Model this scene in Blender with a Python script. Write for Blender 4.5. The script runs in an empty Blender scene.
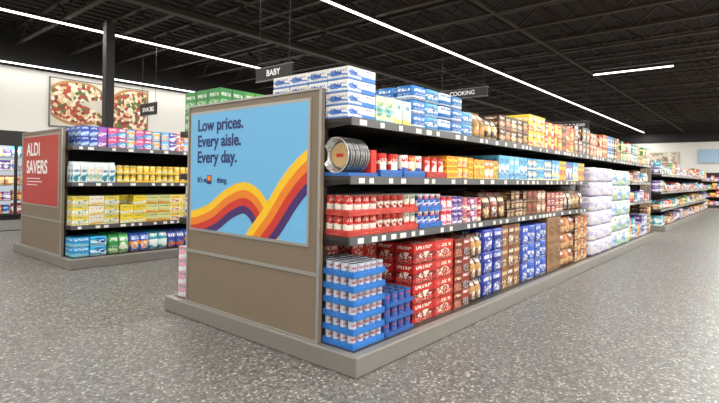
import bpy, bmesh, math, random
from mathutils import Matrix, Vector
random.seed(7)
scn = bpy.context.scene
COL = scn.collection

def lin(c):
    return c/12.92 if c <= 0.04045 else ((c+0.055)/1.055)**2.4
def hx(s):
    s = s.lstrip('#')
    return tuple(lin(int(s[i:i+2], 16)/255.0) for i in (0, 2, 4)) + (1.0,)

# ------------------------------------------------------------------ materials
def mat(name, color, rough=0.5, metal=0.0, noise=0.0, nscale=20.0, bump=0.0, emit=None, estr=1.0, spec=0.5):
    m = bpy.data.materials.new(name); m.use_nodes = True
    nt = m.node_tree; b = nt.nodes['Principled BSDF']
    b.inputs['Roughness'].default_value = rough
    b.inputs['Metallic'].default_value = metal
    b.inputs['Specular IOR Level'].default_value = spec
    c = hx(color) if isinstance(color, str) else color
    tc = nt.nodes.new('ShaderNodeTexCoord')
    n = nt.nodes.new('ShaderNodeTexNoise'); n.inputs['Scale'].default_value = nscale
    n.inputs['Detail'].default_value = 3
    nt.links.new(tc.outputs['Object'], n.inputs['Vector'])
    mx = nt.nodes.new('ShaderNodeMixRGB')
    k = 1-noise
    mx.inputs[1].default_value = (c[0]*k, c[1]*k, c[2]*k, 1)
    k = 1+noise
    mx.inputs[2].default_value = (min(1, c[0]*k), min(1, c[1]*k), min(1, c[2]*k), 1)
    nt.links.new(n.outputs['Fac'], mx.inputs[0])
    nt.links.new(mx.outputs[0], b.inputs['Base Color'])
    if bump:
        bp = nt.nodes.new('ShaderNodeBump'); bp.inputs['Strength'].default_value = bump
        nt.links.new(n.outputs['Fac'], bp.inputs['Height']); nt.links.new(bp.outputs[0], b.inputs['Normal'])
    if emit:
        b.inputs['Emission Color'].default_value = hx(emit)
        b.inputs['Emission Strength'].default_value = estr
    return m

M_brown = mat('taupe_laminate', '#7f705e', 0.42, noise=0.05, nscale=3)
M_plinth = mat('brushed_plinth_steel', '#8e8a83', 0.36, 0.35, noise=0.06, nscale=8)
M_silver = mat('aluminium_trim', '#b3b1ac', 0.3, 0.6, noise=0.04)
M_dark = mat('black_shelf_metal', '#221e1b', 0.5, 0.2, noise=0.1)
M_deck = mat('shelf_deck_metal', '#3a3632', 0.45, 0.3, noise=0.1)
M_lip = mat('price_channel', '#606063', 0.35, 0.3, noise=0.08)
M_tag = mat('price_tag_paper', '#e2dfd5', 0.6, noise=0.1, nscale=6)
M_white = mat('white_wall_paint', '#dedcd4', 0.75, noise=0.03, nscale=2)
M_black = mat('black_paint', '#1b1817', 0.6, noise=0.1)
M_ceil = mat('dark_ceiling_deck', '#2a1f1a', 0.85, noise=0.25, nscale=1.5)
M_joist = mat('dark_joist_steel', '#34281e', 0.6, noise=0.2, nscale=4)
M_signblue = mat('sign_light_blue', '#74bbe8', 0.4, noise=0.02, spec=0.3)
M_navy = mat('sign_navy_ink', '#1c2c6e', 0.5, noise=0.02)
M_yel = mat('sign_yellow_ink', '#f9c81e', 0.5, noise=0.02)
M_org = mat('sign_orange_ink', '#ee8420', 0.5, noise=0.02)
M_red = mat('sign_red_ink', '#cf3329', 0.5, noise=0.02)
M_pur = mat('sign_purple_ink', '#43286b', 0.5, noise=0.02)
M_signred = mat('sign_red_board', '#b52e27', 0.4, noise=0.03)
M_signwhite = mat('sign_white_ink', '#f6f6f4', 0.5, noise=0.02)
M_foil = mat('aluminium_foil', '#cfcfcf', 0.25, 0.9, noise=0.08, nscale=60, bump=0.1)
M_gold = mat('gold_label', '#d0ae7c', 0.4, noise=0.1)
M_lamp = mat('led_diffuser', '#ffffff', 0.4, emit='#fffdf8', estr=4)
M_caseglow = mat('cooler_interior_glow', '#dfe6ea', 0.5, noise=0.03, emit='#eaf4ff', estr=0.6)  # liner is no lamp; glow added to its material to brighten the case

# floor
def floor_mat():
    m = bpy.data.materials.new('terrazzo_floor'); m.use_nodes = True
    nt = m.node_tree; b = nt.nodes['Principled BSDF']; L = nt.links
    tc = nt.nodes.new('ShaderNodeTexCoord')
    nz = nt.nodes.new('ShaderNodeTexNoise'); nz.inputs['Scale'].default_value = 60
    L.new(tc.outputs['Object'], nz.inputs['Vector'])
    ad = nt.nodes.new('ShaderNodeMixRGB'); ad.blend_type = 'ADD'; ad.inputs[0].default_value = 0.02
    L.new(tc.outputs['Object'], ad.inputs[1]); L.new(nz.outputs['Color'], ad.inputs[2])
    v = nt.nodes.new('ShaderNodeTexVoronoi'); v.inputs['Scale'].default_value = 54
    e = nt.nodes.new('ShaderNodeTexVoronoi'); e.feature = 'DISTANCE_TO_EDGE'; e.inputs['Scale'].default_value = 54
    L.new(ad.outputs[0], v.inputs['Vector']); L.new(ad.outputs[0], e.inputs['Vector'])
    sep = nt.nodes.new('ShaderNodeSeparateColor'); L.new(v.outputs['Color'], sep.inputs[0])
    r = nt.nodes.new('ShaderNodeValToRGB'); cr = r.color_ramp; cr.interpolation = 'CONSTANT'
    cr.elements[0].position = 0; cr.elements[0].color = hx('#504e4a')
    cr.elements[1].position = 0.25; cr.elements[1].color = hx('#696762')
    x = cr.elements.new(0.5); x.color = hx('#797671')
    x = cr.elements.new(0.78); x.color = hx('#96938d')
    x = cr.elements.new(0.92); x.color = hx('#b3b0a9')
    L.new(sep.outputs[0], r.inputs[0])
    er = nt.nodes.new('ShaderNodeMapRange'); er.inputs[1].default_value = 0.05; er.inputs[2].default_value = 0.14
    L.new(e.outputs['Distance'], er.inputs[0])
    mx = nt.nodes.new('ShaderNodeMixRGB'); mx.inputs[1].default_value = hx('#605e59')
    L.new(er.outputs[0], mx.inputs[0]); L.new(r.outputs[0], mx.inputs[2])
    L.new(mx.outputs[0], b.inputs['Base Color'])
    b.inputs['Roughness'].default_value = 0.42
    b.inputs['Specular IOR Level'].default_value = 0.38
    return m
M_floor = floor_mat()

# printed packaging: colours come from the mesh, layout from each face's UV
def pack_mat(name, rough=0.36):
    m = bpy.data.materials.new(name); m.use_nodes = True
    nt = m.node_tree; b = nt.nodes['Principled BSDF']; L = nt.links; N = nt.nodes
    def att(nm):
        a = N.new('ShaderNodeAttribute'); a.attribute_name = nm; return a
    a1, a2, a3, sd = att('c1'), att('c2'), att('c3'), att('seed')
    uv = N.new('ShaderNodeUVMap'); uv.uv_map = 'UVMap'
    sx = N.new('ShaderNodeSeparateXYZ'); L.new(uv.outputs[0], sx.inputs[0])
    def mt(op, a, bb=None):
        n = N.new('ShaderNodeMath'); n.operation = op
        for i, q in enumerate((a, bb)):
            if q is None: continue
            if isinstance(q, (int, float)): n.inputs[i].default_value = q
            else: L.new(q, n.inputs[i])
        return n.outputs[0]
    U, V = sx.outputs[0], sx.outputs[1]
    S = sd.outputs['Fac']
    def comb(x, y, z):
        c = N.new('ShaderNodeCombineXYZ')
        for i, q in enumerate((x, y, z)):
            if isinstance(q, (int, float)): c.inputs[i].default_value = q
            else: L.new(q, c.inputs[i])
        return c.outputs[0]
    def noise(vec, det=1):
        n = N.new('ShaderNodeTexNoise'); n.inputs['Scale'].default_value = 1.0; n.inputs['Detail'].default_value = det
        L.new(vec, n.inputs['Vector']); return n.outputs['Fac']
    def mix(f, a, bb):
        n = N.new('ShaderNodeMixRGB'); L.new(f, n.inputs[0])
        L.new(a, n.inputs[1]); L.new(bb, n.inputs[2]); return n.outputs[0]
    h1 = mt('FRACT', mt('MULTIPLY', S, 1.37)); h2 = mt('FRACT', mt('MULTIPLY', S, 2.13)); h3 = mt('FRACT', mt('MULTIPLY', S, 3.71))
    vv = mt('ADD', V, mt('MULTIPLY', mt('SUBTRACT', U, 0.5), mt('SUBTRACT', mt('MULTIPLY', h3, 0.5), 0.25)))
    lo = mt('MULTIPLY', h1, 0.6)
    bandA = mt('MULTIPLY', mt('GREATER_THAN', vv, lo), mt('LESS_THAN', vv, mt('ADD', lo, mt('ADD', mt('MULTIPLY', h2, 0.22), 0.12))))
    foot = mt('LESS_THAN', V, mt('MULTIPLY', h3, 0.14))
    col = mix(mt('MAXIMUM', bandA, foot), a1.outputs['Color'], a2.outputs['Color'])
    du = mt('DIVIDE', mt('SUBTRACT', U, mt('ADD', mt('MULTIPLY', h2, 0.3), 0.35)), 0.32)
    dv = mt('DIVIDE', mt('SUBTRACT', V, mt('ADD', mt('MULTIPLY', h3, 0.25), 0.24)), 0.2)
    ell = mt('LESS_THAN', mt('ADD', mt('MULTIPLY', du, du), mt('MULTIPLY', dv, dv)), 1.0)
    pic = mix(mt('GREATER_THAN', noise(comb(mt('MULTIPLY', U, 6), mt('MULTIPLY', V, 7), S), 2), 0.52), a2.outputs['Color'], a3.outputs['Color'])
    col = mix(mt('MULTIPLY', ell, mt('GREATER_THAN', h1, 0.3)), col, pic)
    t = mt('GREATER_THAN', noise(comb(mt('MULTIPLY', U, 18), mt('MULTIPLY', V, 5), mt('ADD', S, 3.3))), 0.49)
    tl = mt('ADD', mt('MULTIPLY', h2, 0.14), 0.61)
    msk = mt('MULTIPLY', mt('GREATER_THAN', V, tl), mt('LESS_THAN', V, mt('ADD', tl, 0.17)))
    t2 = mt('GREATER_THAN', noise(comb(mt('MULTIPLY', U, 26), mt('MULTIPLY', V, 14), mt('ADD', S, 8.3))), 0.6)
    inu = mt('MULTIPLY', mt('GREATER_THAN', U, 0.12), mt('LESS_THAN', U, 0.88))
    f3 = mt('MAXIMUM', mt('MULTIPLY', mt('MULTIPLY', t, msk), inu), mt('MULTIPLY', mt('MULTIPLY', t2, inu), mt('LESS_THAN', V, 0.45)))
    col = mix(f3, col, a3.outputs['Color'])
    L.new(col, b.inputs['Base Color'])
    b.inputs['Roughness'].default_value = rough
    b.inputs['Specular IOR Level'].default_value = 0.4
    return m
M_pack = pack_mat('printed_packaging')

# ------------------------------------------------------------------ generic box mesh
def boxes_obj(name, boxes, material, parent=None, bevel=0.0):
    vs, fs = [], []
    for (x0, x1, y0, y1, z0, z1) in boxes:
        o = len(vs)
        vs += [(x0,y0,z0),(x1,y0,z0),(x1,y1,z0),(x0,y1,z0),(x0,y0,z1),(x1,y0,z1),(x1,y1,z1),(x0,y1,z1)]
        fs += [tuple(o+i for i in f) for f in ((0,3,2,1),(4,5,6,7),(0,1,5,4),(1,2,6,5),(2,3,7,6),(3,0,4,7))]
    return mesh_obj(name, vs, fs, material, parent, bevel)
def mesh_obj(name, vs, fs, material, parent=None, bevel=0.0, smooth=False):
    me = bpy.data.meshes.new(name); me.from_pydata(vs, [], fs); me.update()
    me.materials.append(material)
    if smooth:
        for p in me.polygons: p.use_smooth = True
    o = bpy.data.objects.new(name, me); COL.objects.link(o)
    if parent: o.parent = parent
    if bevel:
        b = o.modifiers.new('bevel', 'BEVEL'); b.width = bevel; b.segments = 2
    return o
def empty(name):
    e = bpy.data.objects.new(name, None); COL.objects.link(e); e.empty_display_size = 0.2
    return e

# ------------------------------------------------------------------ packaging builder
class PM:
    def __init__(s):
        s.v=[]; s.f=[]; s.uv=[]; s.c=[[],[],[]]; s.sd=[]; s.sm=[]
    def addv(s, pts, cols, seed):
        o=len(s.v); s.v+=pts
        for k in range(3): s.c[k]+= [cols[k]]*len(pts)
        s.sd += [seed]*len(pts); return o
    def face(s, idx, uv, sm=False):
        s.f.append(idx); s.uv+=uv; s.sm.append(sm)
    def box(s, x0,x1,y0,y1,z0,z1, cols, seed, t=0.0):
        p=[(x0,y0,z0),(x1,y0,z0),(x1,y1,z0),(x0,y1,z0),(x0+t,y0+t,z1),(x1-t,y0+t,z1),(x1-t,y1-t,z1),(x0+t,y1-t,z1)]
        o=s.addv(p,cols,seed)
        q=[(0,0),(1,0),(1,1),(0,1)]
        for f in ((4,5,6,7),(0,1,5,4),(1,2,6,5),(2,3,7,6),(3,0,4,7)):
            s.face([o+i for i in f], q)
        s.face([o+i for i in (0,3,2,1)], [(0,0)]*4)
    def can(s, cx,cy,z0,r,h, cols, seed, n=12, top='#b9b9b6'):
        tp=[]; 
        for k,(rr,zz) in enumerate(((r,0),(r,h*.93),(r*.97,h))):
            tp+=[(cx+rr*math.cos(2*math.pi*i/n),cy+rr*math.sin(2*math.pi*i/n),z0+zz) for i in range(n)]
        o=s.addv(tp,cols,seed)
        vv=(0,.93,1)
        for k in range(2):
            for i in range(n):
                j=(i+1)%n; a=2*i/n
                s.face([o+k*n+i,o+k*n+j,o+(k+1)*n+j,o+(k+1)*n+i],[(a%1.0001,vv[k]),(a%1.0001+2/n,vv[k]),(a%1.0001+2/n,vv[k+1]),(a%1.0001,vv[k+1])],True)
        t=hx(top) if isinstance(top,str) else top
        pr=[]
        for rr,zz in ((r*.97,h),(r*.9,h),(r*.88,h-.006)):
            pr+=[(cx+rr*math.cos(2*math.pi*i/n),cy+rr*math.sin(2*math.pi*i/n),z0+zz) for i in range(n)]
        o=s.addv(pr,(t,t,t),0)
        for k in range(2):
            for i in range(n):
                j=(i+1)%n
                s.face([o+k*n+i,o+k*n+j,o+(k+1)*n+j,o+(k+1)*n+i],[(0,0)]*4)
        s.face([o+2*n+i for i in range(n)],[(0,0)]*n)
    def bag(s, x0,x1,y0,y1,z0,z1, cols, seed, prof, n=12, ex=0.45):
        cx=(x0+x1)/2; cy=(y0+y1)/2; w=(x1-x0)/2; d=(y1-y0)/2
        p=[]
        for (zz,fw,fd) in prof:
            for i in range(n):
                a=2*math.pi*(i+.5)/n
                ca,sa=math.cos(a),math.sin(a)
                X=math.copysign(abs(ca)**ex,ca); Y=math.copysign(abs(sa)**ex,sa)
                p.append((cx+w*fw*X, cy+d*fd*Y, z0+(z1-z0)*zz))
        o=s.addv(p,cols,seed)
        ux=[.5+.5*math.copysign(abs(math.cos(2*math.pi*(i+.5)/n))**ex, math.cos(2*math.pi*(i+.5)/n)) for i in range(n)]
        for k in range(len(prof)-1):
            for i in range(n):
                j=(i+1)%n
                a,b=ux[i],ux[j]
                if abs(a-b)<.02: a,b=.15,.85
                s.face([o+k*n+i,o+k*n+j,o+(k+1)*n+j,o+(k+1)*n+i],[(a,prof[k][0]),(b,prof[k][0]),(b,prof[k+1][0]),(a,prof[k+1][0])],True)
        k=len(prof)-1
        s.face([o+k*n+i for i in range(n)],[(.5,1)]*n)
        s.face([o+i for i in range(n)][::-1],[(.5,0)]*n)
    def gable(s, x0,x1,y0,y1,z0,z1, cols, seed):
        zm=z0+(z1-z0)*.76; ym=(y0+y1)/2
        s.box(x0,x1,y0,y1,z0,zm,cols,seed)
        p=[(x0,y0,zm),(x1,y0,zm),(x1,y1,zm),(x0,y1,zm),(x0,ym-.004,z0+(z1-z0)*.93),(x1,ym-.004,z0+(z1-z0)*.93),(x1,ym+.004,z0+(z1-z0)*.93),(x0,ym+.004,z0+(z1-z0)*.93),
           (x0,ym-.003,z1),(x1,ym-.003,z1),(x1,ym+.003,z1),(x0,ym+.003,z1)]
        o=s.addv(p,(cols[0],cols[1],cols[0]),seed); q=[(0,0),(1,0),(1,1),(0,1)]
        for f in ((0,1,5,4),(2,3,7,6),(1,2,6,5),(3,0,4,7),(4,5,9,8),(6,7,11,10),(8,9,10,11),(5,6,10,9),(7,4,8,11)):
            s.face([o+i for i in f],q[:len(f)])
    def build(s, name, parent=None):
        me=bpy.data.meshes.new(name); me.from_pydata(s.v,[],s.f)
        u=me.uv_layers.new(name='UVMap')
        u.data.foreach_set('uv',[c for t in s.uv for c in t])
        for k in range(3):
            a=me.attributes.new('c%d'%(k+1),'FLOAT_COLOR','POINT')
            a.data.foreach_set('color',[c for t in s.c[k] for c in t])
        a=me.attributes.new('seed','FLOAT','POINT'); a.data.foreach_set('value',s.sd)
        me.polygons.foreach_set('use_smooth',s.sm)
        me.materials.append(M_pack); me.update()
        o=bpy.data.objects.new(name,me); COL.objects.link(o)
        if parent: o.parent=parent
        return o
PROF_BAG=[(0,.9,.7),(.1,1,1),(.55,1,.98),(.82,.98,.6),(.93,.95,.14),(1,.95,.12)]
PROF_PACK=[(0,.93,.93),(.12,1,1),(.88,1,1),(1,.93,.93)]
PROF_TISSUE=[(0,.86,.8),(.07,.95,.93),(.22,.98,1),(.78,.98,1),(.93,.95,.93),(1,.86,.8)]

def fill(name, X0, X1, yf, z0, unit, tiers=1, rows=3, shape='box', cols=None, tray=None, side=1, vary=1, ragged=0.0, parent=None, trayfrac=.3, pm=None, top='#b9b9b6'):
    w,d,h=unit
    own = pm is None
    if own: pm=PM()
    if isinstance(cols[0],str): cols=[cols]
    pal=[tuple(hx(c) for c in cc) for cc in cols]
    seeds=[random.uniform(0,40) for _ in pal]
    n=max(1,int((X1-X0)/w+1e-6)); w=(X1-X0)/n
    for i in range(n):
        g=(i//vary)%len(pal)
        for t in range(tiers):
            for r in range(rows):
                if r>0 and t<tiers-1 and 0<i<n-1: continue
                if t==tiers-1 and tiers>1 and random.random()<ragged: continue
                xa=X0+i*w+.003; xb=xa+w-.006
                ya=yf+side*(r*d+.003+random.uniform(0,.008)); yb=ya+side*(d-.012)
                y0,y1=min(ya,yb),max(ya,yb)
                za=z0+t*h; zb=za+h-.004
                gg=(g+t)%len(pal) if shape=='tissue' else g
                c=pal[gg]; k=random.uniform(.88,1.06)
                c=tuple((q[0]*k,q[1]*k,q[2]*k,1) for q in c); sd=seeds[gg]
                if shape=='box': pm.box(xa,xb,y0,y1,za,zb,c,sd)
                elif shape=='can':
                    rr=min(xb-xa,y1-y0)/2
                    pm.can((xa+xb)/2,(y0+y1)/2,za,rr,h-.003,c,sd,top=top)
                elif shape=='bag': pm.bag(xa,xb,y0,y1,za,zb,c,sd,PROF_BAG)
                elif shape=='pack': pm.bag(xa,xb,y0,y1,za,zb,c,sd,PROF_PACK,n=12,ex=.3)
                elif shape=='tissue': pm.bag(xa,xb,y0,y1,za,zb,c,sd,PROF_TISSUE,n=16,ex=.5)
                elif shape=='gable': pm.gable(xa,xb,y0,y1,za,zb,c,sd)
    if tray:
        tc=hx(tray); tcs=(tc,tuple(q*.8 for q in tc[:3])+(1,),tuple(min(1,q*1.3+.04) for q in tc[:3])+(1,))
        tn=max(1,round((X1-X0)/.38)); tw=(X1-X0)/tn
        for t in range(tiers):
            for k in range(tn):
                xa=X0+k*tw; za=z0+t*h; zt=za+h*trayfrac
                ya,yb=sorted((yf-side*.004,yf+side*(rows*d+.002)))
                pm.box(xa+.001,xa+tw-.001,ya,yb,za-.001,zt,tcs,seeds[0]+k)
    if own: return pm.build(name,parent)

# ------------------------------------------------------------------ gondola
def gondola(name, x0, x1, y0, shelves, right_end=True, W=2.5):
    root=empty(name)
    y1=y0+W; yc=(y0+y1)/2
    boxes_obj('plinth',[(x0,x1,y0,y1,0,.145)],M_plinth,root,bevel=.012)
    boxes_obj('base_deck',[(x0+.06,x1-.06,y0+.07,y1-.07,.1451,.149)],M_deck,root)
    boxes_obj('spine_panel',[(x0+.06,x1-.06,yc-.03,yc+.03,.149,1.93)],M_dark,root)
    sl,lips,tags,br=[],[],[],[]
    for (xa,xb,z) in shelves:
        for s in (0,1):
            if s==0: ya,yb=y0+.14,yc-.03
            else: ya,yb=yc+.03,y1-.14
            sl.append((xa,xb,ya,yb,z-.03,z))
            if s==0: lips.append((xa,xb,ya-.014,ya,z-.055,z+.004))
            else: lips.append((xa,xb,yb,yb+.014,z-.055,z+.004))
            x=xa+.08
            while x<min(xb-.1,x0+16):
                tw=random.choice((.05,.065,.08))
                if s==0: tags.append((x,x+tw,ya-.0165,ya-.0145,z-.048,z-.010))
                else: tags.append((x,x+tw,yb+.0145,yb+.0165,z-.048,z-.010))
                x+=random.choice((.12,.16,.24,.34))
            n=max(1,int((xb-xa)/1.22)); 
            for i in range(n+1):
                xx=xa+(xb-xa-.012)*i/n
                br.append((xx,xx+.012,ya,yb,z,s))
    boxes_obj('shelf_boards',sl,M_deck,root)
    boxes_obj('price_channels',lips,M_lip,root)
    boxes_obj('price_tags',tags,M_tag,root)
    vs,fs=[],[]
    for (xa,xb,ya,yb,z,s) in br:
        o=len(vs)
        f,b=(ya,yb) if s==0 else (yb,ya)
        for X in (xa,xb): vs+=[(X,f,z-.031),(X,b,z-.031),(X,b,z-.15),(X,f,z-.05)]
        fs+=[tuple(o+i for i in q) for q in ((0,1,2,3),(7,6,5,4),(0,4,5,1),(1,5,6,2),(2,6,7,3),(3,7,4,0))]
    mesh_obj('shelf_brackets',vs,fs,M_dark,root)
    ends=[(x0,1)]+([(x1,-1)] if right_end else [])
    for (xe,s) in ends:
        a,b=sorted((xe+s*.02,xe+s*.058))
        pa,pb=y0+.38,y1-.36
        boxes_obj('end_panel',[(a,b,pa,pb,.146,2.0)],M_brown,root,bevel=.006)
        a2,b2=sorted((xe+s*.010,xe+s*.0199))
        t=[(a2,b2,pa,pb,1.985,2.0),(a2,b2,pa,pa+.018,.146,1.985),(a2,b2,pb-.018,pb,.146,1.985),
           (a2,b2,pa+.018,pb-.018,.63,.655),(a2,b2,pa+.018,pb-.018,.146,.165)]
        sy0,sy1,sz0,sz1=pa+.105,pb-.045,.835,1.935
        t+=[(a2,b2,sy0,sy1,sz0,sz0+.022),(a2,b2,sy0,sy1,sz1-.022,sz1),(a2,b2,sy0,sy0+.022,sz0+.022,sz1-.022),(a2,b2,sy1-.022,sy1,sz0+.022,sz1-.022)]
        boxes_obj('panel_trim',t,M_silver,root)
        boxes_obj('end_post',[tuple([*sorted((xe+s*.06,xe+s*.10)),pa+.01,pa+.06,.149,1.95]),tuple([*sorted((xe+s*.06,xe+s*.10)),pb-.06,pb-.01,.149,1.95])],M_dark,root)
    return root

def full_shelves(x0,x1,zs): return [(x0+.065,x1-.065,z) for z in zs]
Z3,Z2,Z1=.93,1.36,1.775
G1=gondola('gondola_shelf',0,11.5,0,[(.065,5.85,Z3),(.065,5.85,Z2),(.065,11.43,Z1),(8.75,11.43,Z3),(8.75,11.43,Z2)])
YB=5.3
BZ3,BZ2,BZ1=.60,1.22,1.74
G2=gondola('gondola_shelf',.12,11.5,YB,full_shelves(.12,11.5,(BZ3,BZ2,BZ1)))
G3=gondola('gondola_shelf',13.4,27,0.1,full_shelves(13.4,27,(.6,1.1,1.6)))

# ------------------------------------------------------------------ end panel signs
def text_mesh(name, body, material, parent, width=None, size=.1, origin=(0,0,0), bold=.0):
    cu=bpy.data.curves.new(name,'FONT'); cu.body=body; cu.size=size; cu.offset=bold; cu.space_line=.98
    cu.extrude=.0008
    to=bpy.data.objects.new(name+'_t',cu); COL.objects.link(to)
    dg=bpy.context.evaluated_depsgraph_get(); dg.update()
    me=bpy.data.meshes.new_from_object(to.evaluated_get(dg))
    bpy.data.objects.remove(to)
    xs=[v.co.x for v in me.vertices]
    if width:
        k=width/(max(xs)-min(xs))
        for v in me.vertices: v.co.x*=k; v.co.y*=k
    for v in me.vertices:
        x,y,z=v.co
        v.co=(origin[0]-z, origin[1]-x, origin[2]+y)
    me.materials.clear(); me.materials.append(material)
    o=bpy.data.objects.new(name,me); COL.objects.link(o); o.parent=parent
    return o

promo=empty('promotional_sign_board')
SL,SB=2.095-.022,.857
SW,SH=1.566,1.056
boxes_obj('board',[(.0105,.0195,SL-SW,SL,SB,SB+SH)],M_signblue,promo)
def cat(P,n=14):
    out=[]
    P=[P[0]]+P+[P[-1]]
    for i in range(1,len(P)-2):
        for k in range(n):
            t=k/n
            out.append(tuple(.5*((2*P[i][j])+(-P[i-1][j]+P[i+1][j])*t+(2*P[i-1][j]-5*P[i][j]+4*P[i+1][j]-P[i+2][j])*t*t+(-P[i-1][j]+3*P[i][j]-3*P[i+1][j]+P[i+2][j])*t**3) for j in (0,1)))
    out.append(P[-2]); return out
def ribbon(name,pts,th,xoff):
    C=cat(pts)
    Nn=[]
    for i in range(len(C)):
        a=C[max(0,i-1)]; b=C[min(len(C)-1,i+1)]
        dx,dy=b[0]-a[0],b[1]-a[1]; l=math.hypot(dx,dy); Nn.append((-dy/l,dx/l))
    for k,m in enumerate((M_yel,M_org,M_red,M_pur)):
        o1=(2-k)*th; o0=(1-k)*th
        bm=bmesh.new()
        A=[bm.verts.new((0,c[0]+n[0]*o1,c[1]+n[1]*o1)) for c,n in zip(C,Nn)]
        B=[bm.verts.new((0,c[0]+n[0]*o0,c[1]+n[1]*o0)) for c,n in zip(C,Nn)]
        for i in range(len(C)-1): bm.faces.new((A[i],A[i+1],B[i+1],B[i]))
        for co,no in (((0,0.002,0),(0,-1,0)),((0,SW-.002,0),(0,1,0)),((0,0,.002),(0,0,-1)),((0,0,SH),(0,0,1))):
            bmesh.ops.bisect_plane(bm,geom=bm.verts[:]+bm.edges[:]+bm.faces[:],plane_co=co,plane_no=no,clear_outer=True)
        for v in bm.verts: v.co=(xoff-k*.0001, SL-v.co.y, SB+v.co.z)
        me=bpy.data.meshes.new(name); bm.to_mesh(me); bm.free(); me.materials.append(m)
        o=bpy.data.objects.new(name+'_stripe_%d'%(k+1),me); COL.objects.link(o); o.parent=promo
ribbon('arch',[(-.1,.02),(.10,.04),(.36,.12),(.60,.25),(.82,.31),(.99,.23),(1.10,.06),(1.17,-.15)],.066,.0098)
ribbon('sweep',[(.82,-.25),(.98,-.05),(1.17,.14),(1.35,.35),(1.5,.49),(1.7,.62)],.070,.0090)
text_mesh('headline','Low prices.\nEvery aisle.\nEvery day.',M_navy,promo,width=.68,size=.13,origin=(.0085,SL-.10,SB+.90),bold=.003)
text_mesh('tagline',"It's an       thing.",M_navy,promo,width=.46,size=.05,origin=(.0085,SL-.11,SB+.43),bold=.0008)
boxes_obj('tagline_logo',[(.0085,.0097,SL-.335,SL-.265,SB+.415,SB+.495)],M_navy,promo)
boxes_obj('tagline_logo_accent',[(.0078,.0084,SL-.328,SL-.272,SB+.445,SB+.488)],M_org,promo)

sav=empty('savings_sign_board')
by0=YB+.38+.105+.022; by1=YB+2.5-.36-.045-.022
boxes_obj('board',[(.1305,.1395,by0,by1,.857,1.913)],M_signred,sav)
text_mesh('headline','ALDI\nSAVERS',M_signwhite,sav,width=.95,size=.25,origin=(.1285,by1-.18,1.62),bold=.005)
for i,(w_,z_) in enumerate(((.6,1.25),(.7,1.2),(.5,1.15))):
    boxes_obj('copy_line_%d'%i,[(.129,.1302,by1-.20-w_,by1-.20,z_,z_+.012)],M_signwhite,sav)

# ------------------------------------------------------------------ products on main gondola
W_='#f0eee8'
YF=.17
F=fill
# top shelf
F('boxed_muffin_mix',.07,.385,YF,Z1+.002,(.155,.205,.092),4,4,'box',[('#ecece8','#5f8fd0','#2a55ac'),('#eaebea','#3c7fcb','#2a55ac')])
F('boxed_instant_milk',.40,.86,YF,Z1+.002,(.115,.2,.205),1,3,'box',[('#ece8c0','#8fc7d8','#3f8f5d'),('#d6e6e0','#e0d46c','#2f79a8')],vary=2)
F('boxed_cocoa_packets',.88,1.98,YF,Z1+.002,(.19,.2,.12),3,3,'pack',[('#2a6cb0','#e0e8ee',W_),('#4f9fdb','#eaecec','#20407f'),('#d6e0e8','#2f77bd','#1d3f96')],vary=1,ragged=.15)
F('bagged_baking_chips',2.0,2.26,YF,Z1+.002,(.13,.2,.27),1,3,'bag',[('#8c6a2a','#c58a36',W_)])
F('bagged_coconut_flakes',2.28,2.56,YF,Z1+.002,(.14,.2,.24),1,3,'bag',[('#4a3018','#d8b05a',W_)])
F('boxed_brownie_mix',2.58,3.42,YF,Z1+.002,(.15,.2,.15),2,3,'box',[('#4c2d1c','#8a5a30','#efe2c8'),('#3a2417','#a13c2a','#e8c26a'),('#5c3a20','#c9a23f',W_)],ragged=.2)
F('boxed_cake_mix',3.44,4.0,YF,Z1+.002,(.14,.2,.2),2,3,'box',[('#f0d23c','#d7402a',W_),('#e9b93a','#c22f26',W_)])
F('boxed_frosting_mix',4.02,4.5,YF,Z1+.002,(.12,.2,.18),2,3,'box',[('#d8432d','#f4df6a',W_),('#e9c25a','#cf3a2a','#e9b93a')])
F('boxed_cookie_mix',4.52,5.25,YF,Z1+.002,(.15,.2,.19),2,3,'box',[('#c93128','#e9b45a','#f0d24a'),('#3b2a20','#b9452f','#d9b26a'),('#c96a2d','#f1d9a8','#5a2c18')],ragged=.1)
F('boxed_pancake_mix',5.27,6.1,YF,Z1+.002,(.17,.2,.22),2,3,'box',[('#5a3018','#a76a3e',W_),('#2a2320','#98642e',W_)],vary=2,ragged=.1)
F('boxed_stuffing_mix',6.12,6.9,YF,Z1+.002,(.17,.2,.19),2,3,'box',[('#d78a2e','#8b3f1d',W_),('#a93024','#e9cf8e',W_)],vary=2,ragged=.1)
F('boxed_pasta_sides',6.92,8.3,YF,Z1+.002,(.17,.2,.21),2,3,'box',[('#b5642b','#ecd0a0','#6b2d16'),('#2d6db0','#e8eef2',W_),('#3a2a22','#e9cf8e',W_),('#cfb888','#b5402a','#3f7e45')],vary=2,ragged=.1)
F('boxed_rice_mix',8.32,11.35,YF,Z1+.002,(.17,.2,.2),2,3,'box',[('#3f7e45','#e4d873',W_),('#c23a2c','#efe6cf',W_),('#2d8f80','#e8eef2',W_),('#d8a233','#6a3c1b',W_)],vary=3,ragged=.2)
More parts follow.
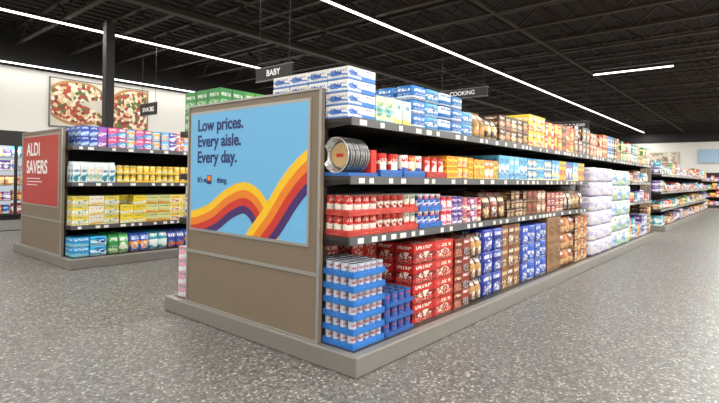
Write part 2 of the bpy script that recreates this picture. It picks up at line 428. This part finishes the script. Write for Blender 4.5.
# shelf 2
F('canned_fruit',.45,.74,YF,Z2+.002,(.1,.1,.185),1,5,'can',[('#c8342b','#f1ece2','#e6dfd0')],tray='#2c62ab')
F('canned_pie_filling',.76,1.08,YF,Z2+.002,(.1,.1,.185),1,5,'can',[('#e7e3da','#2b5fa8','#c03028'),('#c7322b','#efe4d4','#f0cf4f')],tray='#2c62ab',vary=1)
F('canned_evaporated_milk',1.10,1.44,YF,Z2+.002,(.09,.09,.18),1,5,'can',[('#c93a2c','#f2e6da',W_)],tray='#b12a24')
F('boxed_gelatin_dessert',1.46,1.98,YF,Z2+.002,(.1,.2,.105),2,3,'box',[('#e89224','#f4d43a','#b32c1d'),('#efb931','#e0702a',W_)],vary=2)
F('boxed_cheese_dinner',2.0,2.58,YF,Z2+.002,(.11,.2,.2),1,3,'box',[('#eda02a','#f0d46a','#7a2a1c'),('#e4802a','#f2e2b0',W_)],vary=2)
F('boxed_pudding_mix',2.6,3.42,YF,Z2+.002,(.13,.2,.27),1,3,'box',[('#66b2d8','#e8eae4','#1f6aa8'),('#86c6e2','#2f84be',W_)],vary=2)
F('boxed_baking_soda',3.44,4.28,YF,Z2+.002,(.13,.2,.135),2,3,'box',[('#3b8ac4','#f0efe6','#e7c23a'),('#64b3dc','#efe9a2','#1d4f96')],vary=2)
F('boxed_dry_milk',4.3,5.8,YF,Z2+.002,(.15,.2,.28),1,3,'box',[('#4aa0d6','#f3e37a',W_),('#e8ca44','#ef9b3a','#1d4f96'),('#2f7cc0','#f4f1e4','#e05030')],vary=2)
# shelf 3
F('canned_tomato_sauce',.09,.98,YF,Z3+.002,(.082,.085,.145),2,5,'can',[('#c0322a','#e6e0d6','#d8c7bc'),('#c0382e','#dcd2c5','#7d1f1c'),('#d8d1c6','#c9302a','#2e6a3c')],tray='#bc4036',vary=4,trayfrac=.3)
F('canned_condensed_milk',1.0,1.38,YF,Z3+.002,(.085,.085,.145),2,4,'can',[('#e2e4e6','#2c60ae','#c43029')],tray='#2f66b4')
F('tubs_of_frosting',1.4,1.8,YF,Z3+.002,(.1,.1,.13),2,5,'can',[('#c9304a','#f2c3cf',W_),('#5e3d8f','#e6dcf0',W_)],vary=2,top='#e8e2dc')
F('jarred_sprinkles',1.82,2.2,YF,Z3+.002,(.075,.08,.12),2,5,'can',[('#c97a8a','#f6e8c8','#6b2d86'),('#b02a34','#f4e6da',W_),('#4a3a8f','#d9c8f0',W_)],vary=1,top='#e8e2dc')
F('bagged_chocolate_morsels',2.22,2.8,YF,Z3+.002,(.15,.16,.29),1,4,'bag',[('#4a2818','#7a4620','#e9d3a0'),('#5e2a1d','#8a3424',W_)],vary=1)
F('boxed_baking_chocolate',2.82,3.42,YF,Z3+.002,(.12,.16,.1),3,4,'box',[('#2f1c14','#8a4b2a','#dcc08a'),('#4a2a1a','#b98a44',W_)],vary=2,ragged=.3)
F('bagged_walnuts',3.44,4.1,YF,Z3+.002,(.16,.16,.15),2,4,'pack',[('#6c4530','#a2805e','#b7302a'),('#8f5a30','#d0a870',W_)],vary=2)
F('boxed_pie_crust',4.12,4.8,YF,Z3+.002,(.17,.2,.09),3,3,'box',[('#7f2420','#b5442a',W_),('#9a2f28','#d5b78a',W_)],vary=2,ragged=.2)
F('bagged_marshmallows',4.82,5.8,YF,Z3+.002,(.17,.16,.29),1,4,'bag',[('#3a2a22','#886038',W_),('#8f6a44','#d8b880','#5a2c18')],vary=2)
# base deck
F('canned_soup_trays',.075,.44,.10,.15,(.073,.073,.1),6,6,'can',[('#b9bcc6','#2f4f96','#a73432')],tray='#2a6fbe',trayfrac=.42,top='#4d4c4e')
F('canned_vegetable_trays',.46,.83,.10,.15,(.075,.075,.11),3,5,'can',[('#2d5ca6','#c6c4c0','#c03a34')],tray='#2759a0',trayfrac=.25,top='#4d4c4e')
F('boxed_fudge_brownie_mix',.50,.84,.48,.15,(.17,.2,.17),4,3,'box',[('#b92722','#c9352c','#e9c8b8')])
F('boxed_fudge_brownie_mix',.86,1.52,.12,.15,(.33,.2,.165),4,3,'box',[('#b9231e','#7d1814','#ead8c8'),('#c02c26','#8f1a16','#ead2b8')],vary=1)
F('boxed_fudge_brownie_mix',.08,.43,.56,.15,(.17,.2,.17),4,2,'box',[('#b92722','#c9352c','#e9c8b8')])
F('boxed_chocolate_cake_mix',1.54,1.86,.12,.15,(.16,.2,.16),4,3,'box',[('#6d1f1a','#99402c','#e9cda0'),('#8b2a20','#3a1712',W_)])
F('bagged_brown_sugar',1.88,2.12,.12,.15,(.12,.16,.22),3,3,'bag',[('#6a4022','#b58a4c',W_)])
F('bagged_powdered_sugar',2.14,2.62,.12,.15,(.24,.16,.23),3,3,'pack',[('#1f2f8f','#2b3f9e',W_),('#2b3f9e','#1a2878','#d9dcea')])
F('boxed_cornbread_mix',2.64,3.14,.14,.15,(.16,.2,.235),3,3,'box',[('#8a5a34','#5a3018','#e4cfa2'),('#6b3d20','#a0703c',W_)])
F('bagged_granulated_sugar',3.16,4.0,.12,.15,(.21,.16,.22),3,3,'pack',[('#2746a2','#2e55b0',W_),('#3a5fb8','#dfe3ee','#2746a2')])
F('kraft_shipping_cases',4.02,4.55,.12,.15,(.26,.3,.36),2,2,'box',[('#98714a','#8a6036','#5a3c22')])
F('bagged_all_purpose_flour',4.57,5.18,.12,.15,(.17,.16,.23),3,3,'bag',[('#8a4a2a','#c19652',W_),('#c27a34','#e0bc8e','#7a2a1c')])
F('boxed_crackers',5.2,5.82,.12,.15,(.15,.2,.17),4,3,'box',[('#5b3622','#b5864a',W_),('#c9762c','#efd493','#8a2c1c')])
# paper goods
F('bathroom_tissue_packs',5.95,7.25,.05,.15,(.325,.3,.24),6,2,'tissue',[('#dedbe4','#b3a8d4','#8c7cba'),('#e4e3e2','#c9c4dc','#a89cc8')],vary=1)
F('paper_towel_packs',7.3,8.68,.05,.15,(.345,.3,.285),5,2,'tissue',[('#dcdfe2','#9fc0e0','#5f90c8'),('#e2e1da','#b5d0aa','#6aa870')],vary=1)

def random_fill(name,x0,x1,yf,z,hmax,side=1,rows=2,parent=None):
    pal=[('#c8342b','#f0ead8',W_),('#2d66b8','#eef2f5',W_),('#e9b93a','#c2352a',W_),('#4b8f4a','#f0e9b0',W_),('#dcd6c8','#c8342b','#2d4f96'),
         ('#8c4f2a','#e2c48e',W_),('#e07f2c','#f6dc8a',W_),('#5e3d8f','#e6dcf0',W_),('#3aa0b8','#eef6f6',W_),('#dedcd6','#3b7fc0','#c03030')]
    pm=PM(); x=x0
    while x<x1-.12:
        w=min(random.uniform(.35,.8),x1-x)
        sh=random.choice(['box','box','can','bag','pack','box'])
        a=random.choice(pal); b=random.choice(pal)
        if sh=='can': h=.13; u=(.09,.09); 
        elif sh=='bag': h=random.uniform(.22,.3); u=(.17,.16)
        else: h=random.uniform(.13,.26); u=(random.uniform(.1,.18),.2)
        h=min(h,hmax); t=max(1,int(hmax/h))
        if random.random()<.3: t=max(1,t-1)
        if w>u[0]: fill('x',x,x+w-.015,yf,z+.002,(u[0],u[1],h),t,rows,sh,[a,b],vary=2,side=side,pm=pm,ragged=.15)
        x+=w
    return pm.build(name,parent)
random_fill('packaged_groceries',8.8,11.38,YF,Z2,.3)
random_fill('packaged_groceries',8.8,11.38,YF,Z3,.32)
random_fill('packaged_groceries',8.75,11.4,.12,.148,.68)
# far side of main gondola
F('boxed_baby_cereal',.08,.75,2.5-YF,Z1+.002,(.12,.2,.19),2,3,'box',[('#388e47','#5fae54',W_),('#539e42','#7b4fa0',W_)],side=-1,vary=2)
F('boxed_diaper_packs',.77,2.6,2.5-YF,Z1+.002,(.2,.25,.31),1,2,'box',[('#5a63b8','#d9dcf0',W_),('#8a5fae','#efe6f4',W_),('#4f9fdb','#eef4f8',W_)],side=-1,vary=2)
F('boxed_baby_wipes',.08,.8,2.5-.10,.15,(.16,.2,.125),4,3,'box',[('#e7a9b4','#f4eef0','#3c9ea6'),('#59b6b8','#eef6f4','#c45a74')],side=-1,vary=1)
random_fill('packaged_groceries',.1,3.2,2.5-YF,Z3,.32,side=-1)
random_fill('packaged_groceries',.1,3.2,2.5-YF,Z2,.3,side=-1)

# foil pans
fp=empty('foil_pie_pan_stack')
def pan(cx,cy,cz,r,off,inner,mtl,nm):
    vs,fs=[],[]; n=28
    ring=[(r,off),(r,off-.006),(r*.95,off-.006),(r*inner,off+.05),(0.001,off+.05)]
    for (rr,xx) in ring:
        vs+=[(cx+xx,cy+rr*math.cos(2*math.pi*i/n),cz+rr*math.sin(2*math.pi*i/n)) for i in range(n)]
    for k in range(len(ring)-1):
        for i in range(n):
            j=(i+1)%n; fs.append((k*n+i,k*n+j,(k+1)*n+j,(k+1)*n+i))
    return mesh_obj(nm,vs,fs,mtl,fp,smooth=False)
for k in range(9):
    pan(.075+.028*k,.285,Z2+.152,.13+(.002 if k%2 else 0),0,.72,M_foil,'pan_%d'%k)
boxes_obj('holder_tray',[(.07,.40,.155,.415,Z2+.002,Z2+.028)],mat('tray_blue','#2c62ab',.5,noise=.05),fp)
boxes_obj('label_card',[(.34,.40,.17,.40,Z2+.03,Z2+.20)],M_red,fp)
vs=[(.118,.285,Z2+.152)]+[(.118,.285+.085*math.cos(2*math.pi*i/24),Z2+.152+.085*math.sin(2*math.pi*i/24)) for i in range(24)]
mesh_obj('gold_label',vs,[(0,1+i,1+(i+1)%24) for i in range(24)],M_gold,fp)
boxes_obj('red_label',[(.1165,.1175,.25,.32,Z2+.14,Z2+.165)],M_red,fp)

# ------------------------------------------------------------------ products on left gondola
YG=YB+.17
F('boxed_snack_bars',.30,.66,YG,BZ1+.002,(.12,.2,.15),2,3,'box',[('#2f55b0','#a7c4e4',W_),('#8a5fc0','#e9eef6','#d64a7a')],vary=2)
F('boxed_fruit_snacks',.68,1.5,YG,BZ1+.002,(.12,.2,.15),2,3,'box',[('#d45e90','#3f6fc4',W_),('#c04e80','#4aa0d6',W_),('#4f9fdb','#f0a94a',W_)],vary=1)
F('boxed_granola_bars',1.52,2.7,YG,BZ1+.002,(.13,.2,.15),2,3,'box',[('#6ab4e0','#e8923a',W_),('#6a4fa8','#e7e0f4',W_),('#e58a3a','#f2f2ee','#6a4fa8')],vary=1,ragged=.2)
F('soy_milk_cartons',.21,.80,YG,BZ2+.002,(.095,.1,.3),1,5,'gable',[('#dde4e2','#3fa0a8','#2b6f84'),('#e2e4de','#7ec4c8','#e4b43a')],vary=2)
F('canned_infant_formula',.82,2.7,YG,BZ2+.002,(.1,.1,.13),2,5,'can',[('#e6c43a','#e8e3ca','#2b5f9e'),('#e8ce50','#d98a2a',W_)],vary=3,tray='#dcbc38',trayfrac=.2)
F('boxed_cereal_tubs',.21,.86,YG,BZ3+.002,(.2,.2,.14),3,3,'box',[('#e6cc44','#e8e5d6','#2f8a8c'),('#e6e3ce','#e0bc2e','#c2502a')],vary=1)
F('boxed_rice_cereal',.88,2.7,YG,BZ3+.002,(.2,.2,.14),3,3,'box',[('#e6c83a','#e9e4c8','#4b8f4a'),('#d8d494','#e39a2e','#3f8a4a'),('#e6d468','#e4e2dc','#b5442c')],vary=2,ragged=.2)
F('bottled_water_cases',.20,.68,YB+.12,.15,(.24,.2,.14),2,3,'pack',[('#2f8fc8','#7fd0ea',W_),('#39a7d2','#d6eef6','#1d4f96')])
F('bagged_green_snacks',.70,1.0,YB+.12,.15,(.14,.16,.3),1,3,'bag',[('#2e8a45','#bfe0a0',W_),('#4fae5a','#e8efc8',W_)])
F('bagged_pet_treats',1.02,2.7,YB+.12,.15,(.15,.16,.29),1,3,'bag',[('#2f5fb8','#e8923a',W_),('#2f8f9e','#dff0ee',W_),('#3b4f9e','#e05f3a',W_)],vary=2)
for z,h in ((BZ1,.32),(BZ2,.36),(BZ3,.4)):
    random_fill('packaged_groceries',2.75,11.4,YG,z,h)
random_fill('packaged_groceries',2.75,11.4,YB+.12,.149,.36)
random_fill('packaged_groceries',.2,11.4,YB+2.5-.17,BZ1,.3,side=-1)
for z,h in ((.6,.36),(1.1,.34),(1.6,.42)):
    random_fill('packaged_groceries',13.5,26.9,.27,z,h)
random_fill('packaged_groceries',13.5,26.9,.22,.149,.36)

# ------------------------------------------------------------------ room shell
RX0,RX1,RY0,RY1,CZ=-8,33,-9,12.6,5.0
boxes_obj('floor',[(RX0,RX1,RY0,RY1,-.1,0)],M_floor)
boxes_obj('ceiling',[(RX0,RX1,RY0,RY1,CZ,CZ+.1)],M_ceil)
boxes_obj('wall_left',[(RX0,RX1,RY1,RY1+.15,0,CZ)],M_white)
boxes_obj('wall_right',[(RX0,RX1,RY0-.15,RY0,0,CZ)],M_white)
boxes_obj('wall_far',[(RX1,RX1+.15,RY0,RY1,0,CZ)],M_white)
boxes_obj('wall_back',[(RX0-.15,RX0,RY0,RY1,0,CZ)],M_white)
boxes_obj('trim_1',[(RX0,RX1,RY1-.03,RY1-.001,4.02,CZ-.01)],M_black)
boxes_obj('trim_2',[(RX1-.03,RX1-.001,RY0,RY1-.03,3.85,CZ-.01)],M_black)
boxes_obj('baseboard_left',[(8.5,RX1-.03,RY1-.02,RY1-.001,0,.12)],M_black)
jb=[]; vs,fs=[],[]
def bar(p,q,t=.016):
    p=Vector(p); q=Vector(q); d=(q-p).normalized(); s=Vector((1,0,0))*t; u=d.cross(Vector((1,0,0))).normalized()*t
    o=len(vs)
    for e in (p,q):
        for a,b in ((-1,-1),(1,-1),(1,1),(-1,1)): vs.append(tuple(e+s*a+u*b))
    for f in ((0,1,5,4),(1,2,6,5),(2,3,7,6),(3,0,4,7)): fs.append(tuple(o+i for i in f))
x=RX0+.6
while x<RX1-.2:
    jb.append((x-.05,x+.05,RY0,RY1-.04,CZ-.05,CZ-.005)); jb.append((x-.05,x+.05,RY0,RY1-.04,CZ-.45,CZ-.41))
    y=RY0+.1; up=True
    while y<RY1-.6:
        a,b=(CZ-.43,CZ-.03) if up else (CZ-.03,CZ-.43)
        bar((x,y,a),(x,y+.5,b)); y+=.5; up=not up
    x+=1.25
root=empty('roof_joists')
boxes_obj('joist_chords',jb,M_joist,root); mesh_obj('joist_webs',vs,fs,M_joist,root)
gb=[]
for y in (-3.2,6.55):
    gb+= [(RX0,RX1-.04,y-.09,y+.09,CZ-.62,CZ-.60),(RX0,RX1-.04,y-.012,y+.012,CZ-.6,CZ-.48),(RX0,RX1-.04,y-.09,y+.09,CZ-.48,CZ-.455)]
boxes_obj('roof_girders',gb,M_joist)
rb=[]; y=RY0+.3
while y<RY1-.2:
    rb.append((RX0,RX1-.04,y,y+.05,CZ-.03,CZ-.0005)); y+=.3
boxes_obj('roof_deck_ribs',rb,M_ceil)
boxes_obj('support_column',[(1.66,1.83,7.95,8.12,0,4.37)],M_black,bevel=.01)
def tube(name,x0,x1,y,z,r,n,mtl,parent=None):
    v_,f_=[],[]
    for X in (x0,x1): v_+=[(X,y+r*math.cos(2*math.pi*i/n),z+r*math.sin(2*math.pi*i/n)) for i in range(n)]
    for i in range(n): f_.append((i,(i+1)%n,n+(i+1)%n,n+i))
    f_.append(tuple(range(n))[::-1]); f_.append(tuple(range(n,2*n)))
    return mesh_obj(name,v_,f_,mtl,parent)
for y in (1.9,5.2): tube('sprinkler_pipe',RX0+.2,RX1-.2,y,CZ-.52,.028,10,M_joist)

# ------------------------------------------------------------------ strip lights
def strip(xc,yc,z,lx,ly,power,name='linear_strip_light'):
    e=empty(name)
    boxes_obj('housing',[(xc-lx/2,xc+lx/2,yc-ly/2,yc+ly/2,z+.04,z+.085)],M_black,e)
    ix,iy=(0,.005) if lx>ly else (.005,0)
    boxes_obj('diffuser',[(xc-lx/2+ix+.002,xc+lx/2-ix-.002,yc-ly/2+iy+.002,yc+ly/2-iy-.002,z+.006,z+.0399)],M_lamp,e)
    if lx>ly:
        hs=[]; x=xc-lx/2+.5
        while x<xc+lx/2: hs.append((x-.004,x+.004,yc-.004,yc+.004,z+.085,CZ-.03)); x+=2.5
    else:
        hs=[(xc-.004,xc+.004,y-.004,y+.004,z+.085,z+.11) for y in (yc-ly/2+.2,yc+ly/2-.2)]
    boxes_obj('suspension_rods',hs,M_black,e)
    ld=bpy.data.lights.new('led_strip','AREA'); ld.shape='RECTANGLE'; ld.size=lx-.01; ld.size_y=ly-.01; ld.energy=power
    ld.color=(1,.975,.94)
    o=bpy.data.objects.new('led_strip',ld); COL.objects.link(o); o.location=(xc,yc,z); o.parent=e
LZ=4.45
xm=(RX0+RX1)/2; ln=RX1-RX0-1.5
strip(xm,3.95,LZ,ln,.05,1400)
strip(xm,9.25,LZ,ln,.05,1350)
strip(xm,-1.45,LZ,ln,.05,1200)
strip(xm,-4.6,LZ,ln,.05,1350)  # unseen strip behind the camera, added as fill for the shelf fronts
strip(xm,-7.6,LZ,ln,.05,1200)  # another out-of-view strip, added at a low angle to soften shelf shadows
strip(xm,12.25,4.02,ln,.03,180)
strip(12.8,.9,LZ,.05,2.0,80)

# ------------------------------------------------------------------ hanging aisle signs
def aisle_sign(text,x,y,z,w,h,fill_=.8):
    e=empty('hanging_aisle_sign')
    boxes_obj('board',[(x,x+.03,y-w/2,y+w/2,z-h/2,z+h/2)],M_black,e)
    boxes_obj('frame',[(x-.003,x+.033,y-w/2-.012,y+w/2+.012,z+h/2,z+h/2+.012),(x-.003,x+.033,y-w/2-.012,y+w/2+.012,z-h/2-.012,z-h/2)],M_lip,e)
    boxes_obj('rods',[(x+.012,x+.018,y+s*w*.42-.003,y+s*w*.42+.003,z+h/2,CZ-.03) for s in (-1,1)],M_black,e)
    text_mesh('lettering',text,M_signwhite,e,width=w*fill_,size=h*.6,origin=(x-.002,y+w*fill_/2,z-h*.2),bold=.001)
aisle_sign('BABY',1.85,3.12,2.77,.74,.17,.38)
aisle_sign('COOKING',5.57,2.25,2.93,1.0,.15,.5)
aisle_sign('FLOUR & SUGAR',12.1,2.3,2.96,1.0,.19,.8)
aisle_sign('SNACKS',3.4,9.7,2.96,.8,.28,.7)

# ------------------------------------------------------------------ wall poster with pizza
def pizza_mat(name,cols,scale):
    m=bpy.data.materials.new(name); m.use_nodes=True; nt=m.node_tree; b=nt.nodes['Principled BSDF']
    tc=nt.nodes.new('ShaderNodeTexCoord'); v=nt.nodes.new('ShaderNodeTexVoronoi'); v.inputs['Scale'].default_value=scale
    nt.links.new(tc.outputs['Object'],v.inputs['Vector'])
    s=nt.nodes.new('ShaderNodeSeparateColor'); nt.links.new(v.outputs['Color'],s.inputs[0])
    r=nt.nodes.new('ShaderNodeValToRGB'); r.color_ramp.interpolation='CONSTANT'
    e=r.color_ramp.elements; e[0].position=0; e[0].color=hx(cols[0]); e[1].position=.3; e[1].color=hx(cols[1])
    for p,c in ((.5,cols[2]),(.72,cols[3]),(.86,cols[4])):
        q=e.new(p); q.color=hx(c)
    nt.links.new(s.outputs[0],r.inputs[0]); nt.links.new(r.outputs[0],b.inputs['Base Color']); b.inputs['Roughness'].default_value=.5
    return m
M_pizza=pizza_mat('pizza_topping_print',('#a8442a','#d8b98a','#e9dcc2','#7c2f22','#4f6b34'),12)
M_produce=pizza_mat('far_poster_print',('#b09484','#c9beaa','#d8d2c4','#8f6f5c','#7f8f6c'),5)
M_crust=mat('crust_print','#a87a48',.5,noise=.25,nscale=12); M_poster=mat('poster_paper','#cdc4b4',.5,noise=.2,nscale=3)
po=empty('wall_food_poster')
PX0,PX1,PZ0,PZ1=2.17,4.8,2.62,3.88
boxes_obj('backing',[(PX0,PX1,12.56,12.599,PZ0,PZ1)],M_poster,po)
boxes_obj('frame',[(PX0-.03,PX1+.03,12.55,12.599,PZ1,PZ1+.03),(PX0-.03,PX1+.03,12.55,12.599,PZ0-.03,PZ0),(PX0-.03,PX0,12.55,12.599,PZ0,PZ1),(PX1,PX1+.03,12.55,12.599,PZ0,PZ1)],M_lip,po)
def disc(cx,cz,rx,rz,y,m,nm,a0=0,a1=360):
    bm=bmesh.new(); vv=[bm.verts.new((cx,0,cz))]
    n=40
    for i in range(n+1):
        a=math.radians(a0+(a1-a0)*i/n); vv.append(bm.verts.new((cx+rx*math.cos(a),0,cz+rz*math.sin(a))))
    for i in range(1,n+1): bm.faces.new((vv[0],vv[i],vv[i+1]))
    for co,no in (((PX0+.01,0,0),(-1,0,0)),((PX1-.01,0,0),(1,0,0)),((0,0,PZ0+.01),(0,0,-1)),((0,0,PZ1-.01),(0,0,1))):
        bmesh.ops.bisect_plane(bm,geom=bm.verts[:]+bm.edges[:]+bm.faces[:],plane_co=co,plane_no=no,clear_outer=True)
    for v in bm.verts: v.co.y=y
    me=bpy.data.meshes.new(nm); bm.to_mesh(me); bm.free(); me.materials.append(m)
    o=bpy.data.objects.new(nm,me); COL.objects.link(o); o.parent=po
disc(2.85,3.28,.85,.62,12.557,M_crust,'crust',20,335); disc(2.85,3.28,.77,.55,12.555,M_pizza,'topping',20,335)
disc(4.45,3.15,.85,.75,12.557,M_crust,'crust_b'); disc(4.45,3.15,.77,.67,12.555,M_pizza,'topping_b')
disc(3.62,2.85,.35,.2,12.553,M_pizza,'loose_slice')

# far wall graphics
fw=empty('far_wall_food_poster')
boxes_obj('backing',[(32.9,32.968,2.2,4.2,2.4,3.3)],M_poster,fw)
boxes_obj('picture',[(32.88,32.899,2.3,4.1,2.48,3.22)],M_produce,fw)
boxes_obj('department_sign_panel',[(32.9,32.968,.0,1.2,2.6,3.4)],mat('sign_pale_blue','#9db9cf',.5,noise=.05))
ws=empty('grocery_shelving_bay')
boxes_obj('back_panel',[(32.3,32.36,-6,9,.1,2.0)],M_dark,ws)
boxes_obj('shelf_boards',[(31.8,32.3,-6,9,z-.03,z) for z in (.15,.6,1.05,1.5)],M_deck,ws)
boxes_obj('uprights',[(31.8,32.36,y,y+.03,0,2.0) for y in (-6,-3,0,3,6,8.97)],M_dark,ws)
pm=PM()
for z in (.15,.6,1.05,1.5):
    y=-5.9
    while y<8.6:
        w_=random.uniform(.15,.3); h_=random.uniform(.22,.38)
        c=random.choice([('#c8342b','#f0ead8',W_),('#2d66b8','#eef2f5',W_),('#e9b93a','#c2352a',W_),('#4b8f4a','#f0e9b0',W_),('#efe9dc','#c8342b','#2d4f96'),('#5e3d8f','#e6dcf0',W_)])
        pm.box(31.83,32.2,y,y+w_-.02,z+.002,z+h_,tuple(hx(q) for q in c),random.uniform(0,30)); y+=w_
pm.build('stock',ws)

# ------------------------------------------------------------------ refrigerated cases along the left wall
rc=empty('refrigerated_display_case')
CX0,CX1,CY0,CY1,CH=-3.0,8.2,11.2,12.5,2.3
boxes_obj('cabinet',[(CX0,CX1,CY0+.05,CY1,0,.35),(CX0,CX1,CY0+.05,CY1,CH-.3,CH),(CX0,CX0+.06,CY0+.05,CY1,.35,CH-.3),(CX1-.06,CX1,CY0+.05,CY1,.35,CH-.3)],M_black,rc)
boxes_obj('back_liner',[(CX0+.06,CX1-.06,CY1-.1,CY1,.35,CH-.3)],M_caseglow,rc)
fr=[]; hd=[]; tb=[]; x=CX0+.06
while x<CX1-.1:
    x2=min(x+.8,CX1-.06)
    fr+=[(x,x+.03,CY0,CY0+.05,.35,CH-.3),(x2-.03,x2,CY0,CY0+.05,.35,CH-.3),(x+.03,x2-.03,CY0,CY0+.05,.35,.4),(x+.03,x2-.03,CY0,CY0+.05,CH-.35,CH-.3)]
    hd.append((x+.06,x+.08,CY0-.03,CY0-.001,.9,1.5)); tb.append((x2-.02,x2+.0,CY0+.06,CY0+.09,.42,CH-.36)); x+=.8
boxes_obj('door_frames',fr,M_black,rc); boxes_obj('door_handles',hd,M_silver,rc)
boxes_obj('interior_light_tubes',tb,mat('cooler_tube','#ffffff',.4,emit='#f4f9ff',estr=2),rc)
boxes_obj('inner_shelves',[(CX0+.06,CX1-.06,CY0+.15,CY1-.1,z-.02,z) for z in (.7,1.05,1.4,1.72)],M_silver,rc)
boxes_obj('kick_plate',[(CX0,CX1,CY0+.03,CY0+.049,.02,.25)],M_silver,rc)
ld=bpy.data.lights.new('case_light','AREA'); ld.shape='RECTANGLE'; ld.size=11; ld.size_y=.06; ld.energy=60
o=bpy.data.objects.new('case_light',ld); COL.objects.link(o); o.location=(2.6,CY0+.1,1.98); o.rotation_euler=(math.radians(25),0,0); o.parent=rc
for z,h in ((.7,.3),(1.05,.3),(1.4,.26),(1.72,.24),(.36,.3)):
    random_fill('chilled_groceries',CX0+.1,CX1-.1,CY0+.2,z,h,rows=1,parent=rc)
boxes_obj('wall_sign_panel',[(.6,1.0,12.55,12.599,2.75,3.75)],M_black)

# ------------------------------------------------------------------ world, camera
w=bpy.data.worlds.new('world'); scn.world=w; w.use_nodes=True
w.node_tree.nodes['Background'].inputs[0].default_value=(.8,.85,.9,1); w.node_tree.nodes['Background'].inputs[1].default_value=.3

th=.0171
Fv=Vector((.7666,.6421,0)).normalized(); Rv=Vector((.6421,-.7666,0)).normalized(); Z=Vector((0,0,1))
right=Rv*math.cos(th)+Z*math.sin(th); up=Z*math.cos(th)-Rv*math.sin(th)
cam=bpy.data.cameras.new('camera'); co=bpy.data.objects.new('camera',cam); COL.objects.link(co)
m=Matrix.Identity(4)
for i in range(3):
    m[i][0]=right[i]; m[i][1]=up[i]; m[i][2]=-Fv[i]
m[0][3],m[1][3],m[2][3]=-2.51,-2.105,1.35
co.matrix_world=m
cam.sensor_width=36; cam.lens=490/719*36; cam.shift_y=-23.5/719; cam.clip_start=.05
scn.camera=co
scn.view_settings.view_transform='Standard'
scn.view_settings.look='None'
